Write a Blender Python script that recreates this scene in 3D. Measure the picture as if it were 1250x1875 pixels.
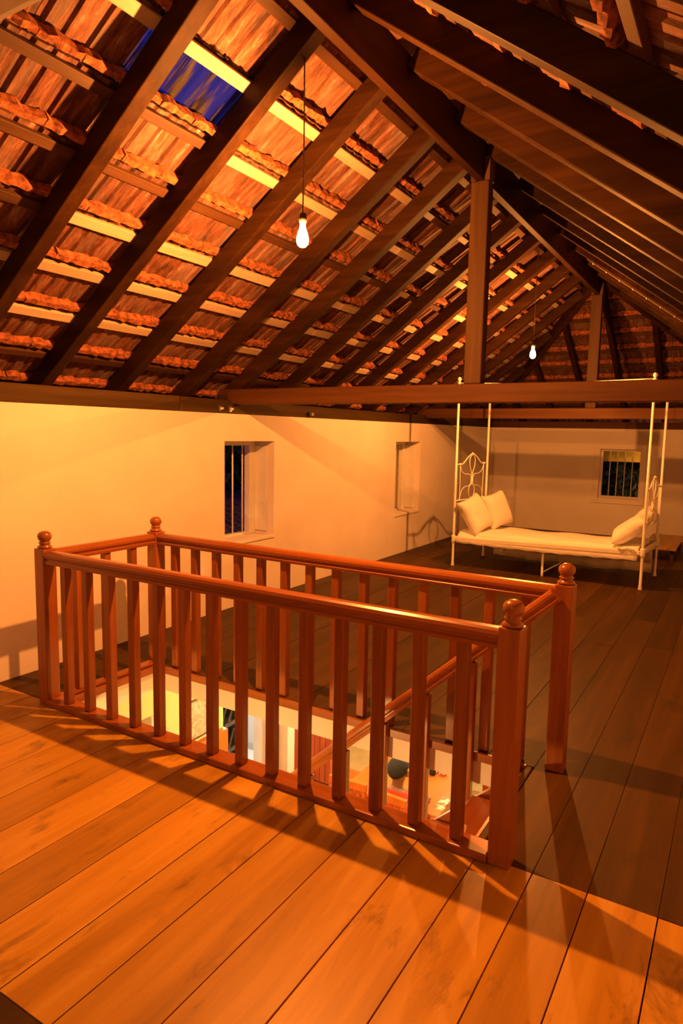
import bpy, bmesh, math, random
from mathutils import Vector, Matrix
random.seed(7)
R = math.radians
scene = bpy.context.scene
for o in list(bpy.data.objects): bpy.data.objects.remove(o)
COL = scene.collection

# ------------------------------------------------------------------ camera
F_PX, YAW, PITCH, ROLL = 1218.762, -0.5424, 0.1181, 0.019
cam_d = bpy.data.cameras.new('camera'); cam = bpy.data.objects.new('camera', cam_d); COL.objects.link(cam)
cam_d.sensor_fit = 'HORIZONTAL'; cam_d.sensor_width = 24.0; cam_d.lens = 24.0*F_PX/1250.0
cam_d.clip_start = 0.02; cam_d.clip_end = 200
_f = Vector((math.sin(YAW)*math.cos(PITCH), math.cos(YAW)*math.cos(PITCH), -math.sin(PITCH)))
_r = Vector((math.cos(YAW), -math.sin(YAW), 0)); _u = _r.cross(_f)
_r2 = math.cos(ROLL)*_r + math.sin(ROLL)*_u; _u2 = -math.sin(ROLL)*_r + math.cos(ROLL)*_u
m = Matrix((( _r2.x, _u2.x, -_f.x, 0), (_r2.y, _u2.y, -_f.y, 0), (_r2.z, _u2.z, -_f.z, 1.6), (0, 0, 0, 1)))
cam.matrix_world = m
scene.camera = cam
# ------------------------------------------------------------------ world (deep blue dusk sky) and exposure
w = bpy.data.worlds.new('world'); scene.world = w; w.use_nodes = True
w.node_tree.nodes['Background'].inputs[0].default_value = (0.03, 0.075, 1.0, 1)
w.node_tree.nodes['Background'].inputs[1].default_value = 0.20
scene.view_settings.view_transform = 'Standard'
try: scene.view_settings.look = 'None'
except Exception: pass
scene.view_settings.exposure = 0.0
scene.view_settings.gamma = 1.0
scene.view_settings.use_curve_mapping = False
WARM = (1.0, 0.312, 0.054)
BULB_W = 405.0            # each of the two hanging bulbs
REAR_W = 26.0             # whiter bulb added behind the camera, out of view
DOWN_W = 150.0             # unseen lamps added to light the storey below

# ------------------------------------------------------------------ materials
def nmat(name):
    m = bpy.data.materials.new(name); m.use_nodes = True
    nt = m.node_tree; b = nt.nodes['Principled BSDF']
    return m, nt, b
def ramp(nt, fac, cols):
    r = nt.nodes.new('ShaderNodeValToRGB'); e = r.color_ramp.elements
    while len(e) < len(cols): e.new(0.5)
    for i, (p, c) in enumerate(cols): e[i].position = p; e[i].color = (*c, 1)
    nt.links.new(fac, r.inputs[0]); return r.outputs[0]
def coords(nt, scale=(1,1,1), rand=True, space='Object'):
    tc = nt.nodes.new('ShaderNodeTexCoord'); mp = nt.nodes.new('ShaderNodeMapping')
    mp.inputs['Scale'].default_value = scale
    src = tc.outputs[space]
    if rand:
        oi = nt.nodes.new('ShaderNodeObjectInfo'); mul = nt.nodes.new('ShaderNodeVectorMath'); mul.operation = 'SCALE'
        mul.inputs[0].default_value = (13.7, 7.1, 5.3); nt.links.new(oi.outputs['Random'], mul.inputs['Scale'])
        add = nt.nodes.new('ShaderNodeVectorMath'); add.operation = 'ADD'
        nt.links.new(src, add.inputs[0]); nt.links.new(mul.outputs[0], add.inputs[1]); src = add.outputs[0]
    nt.links.new(src, mp.inputs[0]); return mp.outputs[0]
def noise(nt, vec, scale, detail=5, rough=.6, dist=0):
    n = nt.nodes.new('ShaderNodeTexNoise'); n.inputs['Scale'].default_value = scale; n.inputs['Detail'].default_value = detail
    n.inputs['Roughness'].default_value = rough; n.inputs['Distortion'].default_value = dist
    nt.links.new(vec, n.inputs['Vector']); return n.outputs['Fac']
def mix(nt, a, b, fac, mode='MIX'):
    n = nt.nodes.new('ShaderNodeMix'); n.data_type = 'RGBA'; n.blend_type = mode
    for sock, v in ((n.inputs[6], a), (n.inputs[7], b), (n.inputs[0], fac)):
        if isinstance(v, (float, int)): sock.default_value = v
        elif isinstance(v, tuple): sock.default_value = (*v, 1)
        else: nt.links.new(v, sock)
    return n.outputs[2]
def bump(nt, b, h, strength=.3, dist=.01):
    n = nt.nodes.new('ShaderNodeBump'); n.inputs['Strength'].default_value = strength; n.inputs['Distance'].default_value = dist
    nt.links.new(h, n.inputs['Height']); nt.links.new(n.outputs[0], b.inputs['Normal'])
def plain(name, col, rough=.5, metal=0, var=.12, scale=6, bmp=.0):
    m, nt, b = nmat(name); v = coords(nt); n = noise(nt, v, scale)
    c0 = tuple(x*(1-var) for x in col); c1 = tuple(min(1, x*(1+var)) for x in col)
    nt.links.new(ramp(nt, n, [(.3, c0), (.7, c1)]), b.inputs['Base Color'])
    b.inputs['Roughness'].default_value = rough; b.inputs['Metallic'].default_value = metal
    if bmp: bump(nt, b, noise(nt, v, scale*8), bmp, .004)
    return m
def wood(name, cols, axis='Y', rough=.5, fine=26, rnd=.25, bmp=.15, stain=None, coat=0, spec=.35):
    m, nt, b = nmat(name); b.inputs['Specular IOR Level'].default_value = spec
    st = {'X': (.06, 1, 1), 'Y': (1, .06, 1), 'Z': (1, 1, .06)}[axis]
    v = coords(nt, st)
    g = noise(nt, v, fine, 6, .65, .3); g2 = noise(nt, v, 4, 3, .5, .6)
    mx = nt.nodes.new('ShaderNodeMath'); mx.operation = 'MULTIPLY_ADD'; nt.links.new(g2, mx.inputs[0]); mx.inputs[1].default_value = .55
    h = nt.nodes.new('ShaderNodeMath'); h.operation = 'MULTIPLY'; nt.links.new(g, h.inputs[0]); h.inputs[1].default_value = .5
    nt.links.new(h.outputs[0], mx.inputs[2])
    c = ramp(nt, mx.outputs[0], [(.3, cols[0]), (.52, cols[1]), (.72, cols[2])])
    oi = nt.nodes.new('ShaderNodeObjectInfo')
    tone = ramp(nt, oi.outputs['Random'], [(0, (1-rnd,)*3), (1, (1,)*3)])
    c = mix(nt, c, tone, 1.0, 'MULTIPLY')
    if stain:
        v2 = coords(nt, {'X': (.35, 1, 1), 'Y': (1, .35, 1), 'Z': (1, 1, .35)}[axis])
        s = noise(nt, v2, 7.0, 6, .7, .5)
        f = ramp(nt, s, [(.56, (0, 0, 0)), (.72, (1, 1, 1))])
        sep = nt.nodes.new('ShaderNodeMath'); sep.operation = 'MULTIPLY'; nt.links.new(f, sep.inputs[0]); sep.inputs[1].default_value = .9
        c = mix(nt, c, stain, sep.outputs[0])
    nt.links.new(c, b.inputs['Base Color']); b.inputs['Roughness'].default_value = rough
    if coat: b.inputs['Coat Weight'].default_value = coat; b.inputs['Coat Roughness'].default_value = .18
    bump(nt, b, g, bmp, .003)
    return m
M = {}
# plaster with faint blotches
def plaster(name, a, c, sc=1.3):
    m, nt, b = nmat(name); v = coords(nt, rand=False); n = noise(nt, v, sc, 6, .6)
    nt.links.new(ramp(nt, n, [(.3, a), (.65, c)]), b.inputs['Base Color']); b.inputs['Roughness'].default_value = .85
    bump(nt, b, noise(nt, v, 30), .08, .004); return m
M['plaster'] = plaster('cream_plaster', (.75, .68, .62), (.85, .78, .72))
M['yellow_plaster'] = plaster('yellow_plaster', (.86, .70, .30), (.90, .75, .34))
M['white_plaster'] = plaster('white_plaster', (.82, .82, .80), (.88, .88, .86))
M['rafter_x'] = wood('old_dark_timber', [(.012, .004, .0006), (.030, .0105, .0015), (.058, .023, .004)], 'X', .6, 22, .3, .25, spec=.10)
M['rafter_y'] = wood('old_dark_timber_long', [(.012, .004, .0006), (.030, .0105, .0015), (.058, .023, .004)], 'Y', .6, 22, .3, .25, spec=.10)
M['rafter_z'] = wood('old_dark_timber_upright', [(.035, .016, .005), (.075, .035, .011), (.12, .060, .020)], 'Z', .6, 22, .25, .2, spec=.15)
M['tie'] = wood('tie_beam_timber', [(.040, .015, .004), (.085, .032, .009), (.13, .052, .015)], 'X', .6, 22, .2, .2, spec=.15)
M['plate'] = wood('wall_plate_timber', [(.018, .010, .003), (.060, .033, .010), (.13, .075, .025)], 'Y', .7, 7, .2, .25, spec=.1)
M['batten_pale'] = wood('new_pale_batten', [(.36, .26, .17), (.50, .38, .27), (.60, .49, .38)], 'Y', .6, 40, .22, .1)
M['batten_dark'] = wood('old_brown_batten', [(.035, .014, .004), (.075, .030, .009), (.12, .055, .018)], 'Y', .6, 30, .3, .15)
M['teak_x'] = wood('red_teak', [(.16, .042, .007), (.30, .085, .014), (.40, .135, .025)], 'X', .32, 30, .18, .06, coat=.35)
M['teak_y'] = wood('red_teak_long', [(.16, .042, .007), (.30, .085, .014), (.40, .135, .025)], 'Y', .32, 30, .18, .06, coat=.35)
M['teak_z'] = wood('red_teak_upright', [(.16, .042, .007), (.30, .088, .015), (.41, .14, .027)], 'Z', .32, 30, .2, .06, coat=.35)
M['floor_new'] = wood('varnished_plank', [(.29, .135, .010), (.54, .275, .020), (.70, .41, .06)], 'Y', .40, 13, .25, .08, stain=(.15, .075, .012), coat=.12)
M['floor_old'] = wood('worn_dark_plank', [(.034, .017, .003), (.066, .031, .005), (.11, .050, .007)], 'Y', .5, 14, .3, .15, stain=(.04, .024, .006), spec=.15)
M['enamel'] = plain('white_enamel', (.80, .78, .72), .35, 0, .05)
M['linen'] = None
m_, nt_, b_ = nmat('striped_linen'); v_ = coords(nt_, rand=False)
wv = nt_.nodes.new('ShaderNodeTexWave'); wv.inputs['Scale'].default_value = 13; wv.inputs['Distortion'].default_value = .3; wv.bands_direction = 'Z'
nt_.links.new(v_, wv.inputs['Vector'])
nt_.links.new(ramp(nt_, wv.outputs['Fac'], [(.1, (.76, .72, .65)), (.5, (.83, .80, .73))]), b_.inputs['Base Color'])
b_.inputs['Roughness'].default_value = .9; bump(nt_, b_, wv.outputs['Fac'], .25, .003); M['linen'] = m_
m_, nt_, b_ = nmat('sheet_cloth'); v_ = coords(nt_, (.35, 1, 1), False)
nz = noise(nt_, v_, 9, 5, .6, .8)
nt_.links.new(ramp(nt_, nz, [(.3, (.76, .72, .64)), (.7, (.86, .83, .76))]), b_.inputs['Base Color']); b_.inputs['Roughness'].default_value = .92
bump(nt_, b_, nz, .5, .02); M['sheet'] = m_
# terracotta: streaky, sooty, per-tile tone; slope axis is local X of every tile
def terracotta(name, axis):
    m, nt, b = nmat(name)
    st = {'X': (.22, 1, 1), 'Y': (1, .22, 1)}[axis]
    v = coords(nt, st); n1 = noise(nt, v, 24, 7, .75, .4); v2 = coords(nt, st); n2 = noise(nt, v2, 7, 5, .65, .2)
    c = ramp(nt, n1, [(.34, (.030, .014, .009)), (.43, (.10, .036, .018)), (.52, (.19, .062, .028)), (.60, (.24, .115, .080)), (.69, (.38, .31, .30))])
    g = ramp(nt, n2, [(.50, (0, 0, 0)), (.68, (1, 1, 1))])
    gm = nt.nodes.new('ShaderNodeMath'); gm.operation = 'MULTIPLY'; nt.links.new(g, gm.inputs[0]); gm.inputs[1].default_value = .7
    c = mix(nt, c, (.19, .15, .135), gm.outputs[0])
    oi = nt.nodes.new('ShaderNodeObjectInfo')
    c = mix(nt, c, ramp(nt, oi.outputs['Random'], [(0, (.48, .44, .42)), (.5, (.80, .76, .74)), (1, (.95, .93, .92))]), 1.0, 'MULTIPLY')
    nt.links.new(c, b.inputs['Base Color']); b.inputs['Roughness'].default_value = .8
    bump(nt, b, n1, .35, .006); return m
M['tile'] = terracotta('terracotta_tile', 'X'); M['tile_back'] = terracotta('terracotta_tile_back', 'Y')
M['lip'] = plain('broken_tile_edge', (.27, .080, .026), .9, 0, .85, 30, .7)
# clear glass roof tile, ribbed: the dusk sky shows through
m_, nt_, b_ = nmat('glass_tile'); nt_.nodes.remove(b_)
tr = nt_.nodes.new('ShaderNodeBsdfTransparent'); gl = nt_.nodes.new('ShaderNodeBsdfPrincipled')
v_ = coords(nt_, (.12, 1, 1)); n_ = noise(nt_, v_, 16, 3, .5)
nt_.links.new(ramp(nt_, n_, [(.34, (.25, .25, .28)), (.50, (1, 1, 1))]), tr.inputs[0])
gl.inputs['Base Color'].default_value = (.035, .03, .02, 1); gl.inputs['Roughness'].default_value = .2
ms = nt_.nodes.new('ShaderNodeMixShader'); nt_.links.new(ramp(nt_, n_, [(.38, (.75,)*3), (.50, (.06,)*3)]), ms.inputs[0])
nt_.links.new(tr.outputs[0], ms.inputs[1]); nt_.links.new(gl.outputs[0], ms.inputs[2])
nt_.links.new(ms.outputs[0], nt_.nodes['Material Output'].inputs[0]); M['glass_tile'] = m_
M['black'] = plain('black_rubber', (.015, .013, .012), .5)
M['brass'] = plain('dull_metal', (.45, .42, .38), .35, .9, .1)
M['white_paint'] = plain('white_paint', (.78, .76, .70), .5, 0, .05)
M['panel_white'] = plain('white_panel', (.75, .76, .80), .6, 0, .04)
M['eave'] = plain('ochre_eave_paint', (.50, .34, .04), .8, 0, .15)
M['leaf'] = plain('dark_leaf', (.16, .24, .05), .22, 0, .5)
M['outside_tile'] = plain('weathered_outside_tile', (.24, .10, .06), .8, 0, .4, 9)
M['red_door'] = wood('red_varnished_door', [(.45, .07, .015), (.62, .11, .02), (.70, .16, .03)], 'Z', .4, 18, .1, .05)
M['table'] = wood('orange_table_wood', [(.50, .12, .012), (.62, .165, .018), (.70, .22, .03)], 'Y', .3, 14, .08, .04)
M['white_tile'] = plain('white_floor_tile', (.80, .80, .76), .3, 0, .04)
M['cream_floor'] = plain('cream_floor', (.70, .52, .24), .3, 0, .12)
M['grey'] = plain('grey_skirting', (.55, .54, .48), .5, 0, .05)
M['carved'] = wood('dark_carved_wood', [(.05, .03, .015), (.13, .08, .04), (.2, .13, .06)], 'Z', .45, 18, .2, .2)
M['skin'] = plain('skin', (.30, .15, .09), .55, 0, .05)
M['hair'] = plain('black_hair', (.012, .010, .007), .85, 0, .5, 60, .5)
M['shirt'] = plain('red_shirt', (.75, .06, .03), .85, 0, .12)
M['trousers'] = plain('dark_trousers', (.05, .05, .07), .9)
M['cord'] = plain('grey_flex', (.12, .10, .08), .6)
m_, nt_, b_ = nmat('picture_print'); v_ = coords(nt_, rand=False)
pn = noise(nt_, v_, 14, 4, .6, 1.6)
nt_.links.new(ramp(nt_, pn, [(.35, (.62, .30, .20)), (.5, (.74, .44, .30)), (.58, (.85, .70, .50)), (.66, (.66, .34, .24))]), b_.inputs['Base Color']); M['picture'] = m_
def emit_mat(name, col, s):
    m = bpy.data.materials.new(name); m.use_nodes = True; nt = m.node_tree
    nt.nodes.remove(nt.nodes['Principled BSDF'])
    e = nt.nodes.new('ShaderNodeEmission'); e.inputs[0].default_value = (*col, 1); e.inputs[1].default_value = s
    t = nt.nodes.new('ShaderNodeBsdfTransparent'); a = nt.nodes.new('ShaderNodeAddShader')
    nt.links.new(e.outputs[0], a.inputs[0]); nt.links.new(t.outputs[0], a.inputs[1])
    nt.links.new(a.outputs[0], nt.nodes['Material Output'].inputs[0]); return m
M['bulb_glow'] = emit_mat('glowing_bulb_glass', (1, .62, .25), 14)
M['white_glow'] = emit_mat('glowing_white_lamp', (1, .97, .9), 6)

# ------------------------------------------------------------------ mesh helpers
class MB:
    def __init__(s): s.v = []; s.f = []
    def add(s, vs, fs):
        n = len(s.v); s.v += [Vector(p) for p in vs]; s.f += [tuple(i+n for i in f) for f in fs]; return s
    def box(s, x0, x1, y0, y1, z0, z1):
        return s.add([(x0,y0,z0),(x1,y0,z0),(x1,y1,z0),(x0,y1,z0),(x0,y0,z1),(x1,y0,z1),(x1,y1,z1),(x0,y1,z1)],
                     [(0,3,2,1),(4,5,6,7),(0,1,5,4),(1,2,6,5),(2,3,7,6),(3,0,4,7)])
    def bar(s, a, b, wx, wz, up=(0,0,1)):
        # rectangular bar between two points; wz is measured along 'up'
        a, b = Vector(a), Vector(b); d = (b-a).normalized(); sd = d.cross(Vector(up)).normalized(); u = sd.cross(d)
        vs = []
        for p in (a, b):
            for i, j in ((-1,-1),(1,-1),(1,1),(-1,1)): vs.append(p + sd*(i*wx/2) + u*(j*wz/2))
        return s.add(vs, [(0,1,2,3),(4,7,6,5),(0,4,5,1),(1,5,6,2),(2,6,7,3),(3,7,4,0)])
    def sweep(s, a, b, prof, up=(0,0,1)):
        # profile [(side, up)] extruded from a to b
        a, b = Vector(a), Vector(b); d = (b-a).normalized(); sd = d.cross(Vector(up)).normalized(); u = sd.cross(d); n = len(prof)
        vs = [p + sd*x + u*y for p in (a, b) for x, y in prof]
        return s.add(vs, [tuple(range(n)), tuple(range(2*n-1, n-1, -1))] + [(i, i+n, (i+1) % n+n, (i+1) % n) for i in range(n)])
    def tube(s, pts, r, k=8, closed=False):
        pts = [Vector(p) for p in pts]; n = len(pts); rings = []
        t0 = (pts[1]-pts[0]).normalized(); ref = Vector((0,0,1)) if abs(t0.z) < .9 else Vector((1,0,0))
        nrm = t0.cross(ref).normalized()
        vs = []
        for i, p in enumerate(pts):
            if closed: t = (pts[(i+1) % n]-pts[i-1]).normalized()
            else: t = (pts[min(i+1, n-1)]-pts[max(i-1, 0)]).normalized()
            nrm = (nrm - t*nrm.dot(t)).normalized(); bn = t.cross(nrm)
            rr = r[i] if isinstance(r, (list, tuple)) else r
            for j in range(k):
                a = 2*math.pi*j/k; vs.append(p + nrm*math.cos(a)*rr + bn*math.sin(a)*rr)
        fs = [(i*k+j, i*k+(j+1) % k, ((i+1) % n)*k+(j+1) % k, ((i+1) % n)*k+j) for i in range(n if closed else n-1) for j in range(k)]
        if not closed: fs += [tuple(range(k-1, -1, -1)), tuple((n-1)*k+j for j in range(k))]
        return s.add(vs, fs)
    def lathe(s, prof, c=(0,0,0), k=16):
        c = Vector(c); n = len(prof); vs = []
        for r, z in prof:
            for j in range(k):
                a = 2*math.pi*j/k; vs.append(c + Vector((math.cos(a)*r, math.sin(a)*r, z)))
        fs = [(i*k+j, i*k+(j+1) % k, (i+1)*k+(j+1) % k, (i+1)*k+j) for i in range(n-1) for j in range(k)]
        fs += [tuple(range(k-1, -1, -1)), tuple((n-1)*k+j for j in range(k))]
        return s.add(vs, fs)
    def mesh(s, name, off=Vector((0,0,0))):
        me = bpy.data.meshes.new(name); me.from_pydata([v-off for v in s.v], [], s.f); me.update(); return me
def wloc(p):
    v = Vector((0,0,0))
    while p: v += p.location; p = p.parent
    return v
def build(mb, name, mat, parent=None, smooth=False, bevel=0, sub=0, at=None):
    """mesh given in world coordinates; origin at its parent (or at 'at' for a thing of its own)"""
    if parent: off = wloc(parent)
    else: off = Vector(at) if at else Vector((0,0,0))
    if parent and at: loc = Vector(at)-off; off = Vector(at)
    elif parent: loc = Vector((0,0,0))
    else: loc = off
    me = mb.mesh(name, off); o = bpy.data.objects.new(name, me); COL.objects.link(o); o.location = loc
    if parent: o.parent = parent
    me.materials.append(mat)
    bm = bmesh.new(); bm.from_mesh(me); bmesh.ops.recalc_face_normals(bm, faces=bm.faces); bm.to_mesh(me); bm.free()
    if smooth:
        for p in me.polygons: p.use_smooth = True
    if bevel:
        b = o.modifiers.new('bevel', 'BEVEL'); b.width = bevel; b.segments = 2; b.limit_method = 'ANGLE'
    if sub:
        b = o.modifiers.new('subd', 'SUBSURF'); b.levels = sub; b.render_levels = sub
    return o
def empty(name, loc):
    o = bpy.data.objects.new(name, None); COL.objects.link(o); o.location = loc; o.empty_display_size = .1; return o
def tag(o, label, cat=None, group=None, kind=None):
    o['label'] = label
    if cat: o['category'] = cat
    if group: o['group'] = group
    if kind: o['kind'] = kind
    return o
def struct(o, label=None):
    o['kind'] = 'structure'
    if label: o['label'] = label
    return o
def inst(me, name, parent, loc, rot=None):
    o = bpy.data.objects.new(name, me); COL.objects.link(o); o.parent = parent; o.location = Vector(loc)-wloc(parent)
    if rot: o.rotation_euler = rot
    return o

# ------------------------------------------------------------------ key measures (metres; x across, y along the ridge, z up)
XL, XR, XRIDGE = -3.908, 0.49, -1.71
YF, YN, ZW = 11.634, -2.6, 1.75
SX0, SX1, SY0, SY1 = -3.3826, -0.6749, 2.3385, 3.178        # stair well (post centres)
YB = 2.335                                                   # joint between new and old boards
LOW = -2.7                                                   # floor of the storey below
SL = .74; CS = math.sqrt(1+SL*SL); ZU = 3.54                 # roof pitch, rafter underside at ridge
HIP = 8.9

# ================================================================== STRUCTURE
# ---- floor: slab with the well cut out, boards as parts
fl = MB()
SXT = -.80
hx0, hx1, hy0, hy1 = SX0+.04, SXT, SY0+.04, SY1-.04
fl.box(XL-.3, hx0, YN, YF+.3, -.17, -.035); fl.box(hx1, XR+.3, YN, YF+.3, -.17, -.035)
fl.box(hx0, hx1, YN, hy0, -.17, -.035); fl.box(hx0, hx1, hy1, YF+.3, -.17, -.035)
floor = struct(build(fl, 'floor', M['plaster']))
seams = [.49, .335, .10, -.133, -.36, -.555, -.764, -.997, -1.236, -1.485, -1.71, -1.95, -2.18, -2.42, -2.65, -2.88, -3.11, -3.335, -3.56, -3.75, XL]
g = .0022
def plank(x0, x1, y0, y1, mat, dz=0):
    g = .0010 if mat is M['floor_old'] else .0022
    o = build(MB().box(x1+g, x0-g, y0+g, y1-g, -.035, dz), 'floor_board', mat, floor, bevel=.0012); return o
for a, b in zip(seams[:-1], seams[1:]):
    mid = (a+b)/2
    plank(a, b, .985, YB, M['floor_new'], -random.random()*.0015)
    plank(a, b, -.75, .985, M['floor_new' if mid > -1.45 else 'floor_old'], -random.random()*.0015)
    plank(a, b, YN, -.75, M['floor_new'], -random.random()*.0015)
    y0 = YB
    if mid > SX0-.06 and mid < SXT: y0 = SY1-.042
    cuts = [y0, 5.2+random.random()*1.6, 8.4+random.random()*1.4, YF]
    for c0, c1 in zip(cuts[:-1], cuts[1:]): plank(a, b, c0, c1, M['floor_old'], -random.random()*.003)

# ---- walls
def wall_with_holes(axis, pos, thick, u0, u1, z0, z1, holes, name, mat):
    """axis 'X': wall in plane x=pos going to pos+thick, u along y; 'Y': plane y=pos, u along x"""
    mb = MB()
    us = sorted({u0, u1, *[h[0] for h in holes], *[h[1] for h in holes]}); zs = sorted({z0, z1, *[h[2] for h in holes], *[h[3] for h in holes]})
    for a, b in zip(us[:-1], us[1:]):
        for c, d in zip(zs[:-1], zs[1:]):
            if any(h[0]-1e-6 <= a and b <= h[1]+1e-6 and h[2]-1e-6 <= c and d <= h[3]+1e-6 for h in holes): continue
            p0, p1 = sorted((pos, pos+thick))
            if axis == 'X': mb.box(p0, p1, a, b, c, d)
            else: mb.box(a, b, p0, p1, c, d)
    me = build(mb, name, mat)
    bm = bmesh.new(); bm.from_mesh(me.data); bmesh.ops.remove_doubles(bm, verts=bm.verts, dist=1e-5)
    bad = [f for f in bm.faces if any(g is not f and (g.calc_center_median()-f.calc_center_median()).length < 1e-5 for e in f.edges for g in e.link_faces)]
    bmesh.ops.delete(bm, geom=bad, context='FACES'); bmesh.ops.recalc_face_normals(bm, faces=bm.faces); bm.to_mesh(me.data); bm.free()
    return struct(me)
W1 = (4.48, 5.20, .60, 1.51); W2 = (7.83, 8.60, .54, 1.50); W3 = (-2.05, -1.42, .62, 1.42)
wl = wall_with_holes('X', XL, -.36, YN-.3, YF+.36, -.0, ZW, [W1, W2], 'wall_left', M['plaster'])
wb = wall_with_holes('Y', YF, .30, XL, XR, 0, ZW, [W3], 'wall_back', M['plaster'])
struct(build(MB().box(XR, XR+.3, YN-.3, YF+.3, 0, ZW), 'wall_right', M['plaster']))
struct(build(MB().box(XL, XR, YN-.3, YN, 0, 3.7), 'wall_front', M['plaster']))

# ---- windows
def win_left(n, win, label):
    y0, y1, z0, z1 = win; X = XL-.24
    root = struct(empty('window_%d' % n, (X, (y0+y1)/2, z0)), label)
    fw = .045
    for nm, bx in (('window_frame', (X-.05, X+.02, y0, y0+fw, z0, z1)), ('window_frame', (X-.05, X+.02, y1-.10, y1, z0, z1)),
                   ('window_frame', (X-.05, X+.02, y0+fw, y1-.10, z0, z0+.02)), ('window_frame', (X-.05, X+.02, y0+fw, y1-.10, z1-.045, z1))):
        build(MB().box(*bx), nm, M['white_paint'], root, bevel=.004)
    nb = 4
    for i in range(nb):
        y = y0+fw+(i+.5)*(y1-.10-y0-fw)/nb
        build(MB().tube([(X-.015, y, z0+.02), (X-.015, y, z1-.045)], .0075, 8), 'window_bar', M['white_paint'], root, True)
    # shutter leaf folded back against the jamb, with its battens
    sh = build(MB().box(X+.022, X+.16, y1-.022, y1-.004, z0+.03, z1-.05), 'shutter', M['white_paint'], root, bevel=.003)
    build(MB().box(X+.03, X+.15, y1-.028, y1-.022, z0+.30, z0+.34), 'shutter_rail', M['white_paint'], sh)
    build(MB().box(XL-.235, XL+.012, y0-.01, y1+.01, z0-.03, z0-.001), 'window_sill', M['plaster'], root, bevel=.004)
win_left(1, W1, 'white barred window in the left wall behind the stair railing')
win_left(2, W2, 'deep white window niche in the left wall near the bed')
_w2 = bpy.data.objects['window_2']
for k in range(4):
    a = W2[0]+.046+k*(W2[1]-W2[0]-.147)/4
    build(MB().box(XL-.285, XL-.27, a+.002, a+(W2[1]-W2[0]-.147)/4-.002, W2[2]+.022, W2[3]-.047), 'shutter_board', M['white_paint'], _w2, bevel=.003)
x0, x1, z0, z1 = W3; Yw = YF+.10
w3 = struct(empty('window_3', ((x0+x1)/2, Yw, z0)), 'barred window in the back wall above the bed')
for bx in ((x0, x0+.03, Yw-.03, Yw+.03, z0, z1), (x1-.03, x1, Yw-.03, Yw+.03, z0, z1), (x0+.03, x1-.03, Yw-.03, Yw+.03, z0, z0+.03), (x0+.03, x1-.03, Yw-.03, Yw+.03, z1-.03, z1)):
    build(MB().box(*bx), 'window_frame', M['plaster'], w3, bevel=.003)
for bx in ((x0-.11, x0, YF-.022, YF, z0-.09, z1+.07), (x1, x1+.07, YF-.022, YF, z0-.09, z1+.07), (x0, x1, YF-.022, YF, z0-.09, z0), (x0, x1, YF-.022, YF, z1, z1+.07)):
    build(MB().box(*bx), 'window_surround', M['plaster'], w3, bevel=.004)
for i in range(4):
    x = x0+.03+(i+1)*(x1-x0-.06)/5
    build(MB().tube([(x, Yw, z0+.03), (x, Yw, z1-.03)], .007, 8), 'window_bar', M['white_paint'], w3, True)

# ---- roof
def under(x, y=0): return ZU - SL*abs(x-XRIDGE)
RAFT = [-2.45, -1.83, -1.20, -.58, .05, .68, 1.37, 2.2, 2.79, 3.41, 4.08, 4.65, 5.33, 5.98, 6.62, 7.26, 7.9, 8.45]
DEP = .115                                         # rafter depth square to the slope
NL = Vector((-SL, 0, 1)).normalized(); NR = Vector((SL, 0, 1)).normalized()     # outward normals of the two slopes
def slope_pt(side, s, y, n=0.0):
    """point at distance s down the slope from the ridge, n above the rafter underside (square to the slope)"""
    sg = -1 if side == 'L' else 1
    p = Vector((XRIDGE+sg*s/CS, y, ZU-SL*s/CS)); return p + (NL if side == 'L' else NR)*n
roofs = {}
roofs['L'] = struct(empty('ceiling_left', (XRIDGE-2.2, 5, 2.0)), 'left slope of the tiled roof with dark rafters and pale battens')
roofs['R'] = struct(empty('ceiling_right', (XRIDGE+2.0, 5, 2.0)), 'right slope of the tiled roof in shade')
roofs['B'] = struct(empty('ceiling_back', (XRIDGE, 11.2, 2.0)), 'hipped far end of the tiled roof')
SEAVE = 2.70*CS
for side in 'LR':
    up = NL if side == 'L' else NR
    for y in RAFT:
        wd = .075+random.random()*.012
        if abs(y-4.65) < .01: wd = .095
        a = slope_pt(side, .03, y, DEP/2); b = slope_pt(side, SEAVE-.08, y, DEP/2)
        build(MB().bar(a, b, wd, DEP, up), 'rafter', M['rafter_x'], roofs[side], bevel=.006)
    # jack rafters under the hip
    for y in (9.1, 9.75, 10.4, 11.0):
        s0 = (y-HIP)*.82*CS+.05
        build(MB().bar(slope_pt(side, s0, y, DEP/2), slope_pt(side, SEAVE-.08, y, DEP/2), .07, DEP, up), 'rafter', M['rafter_x'], roofs[side], bevel=.006)
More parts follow.
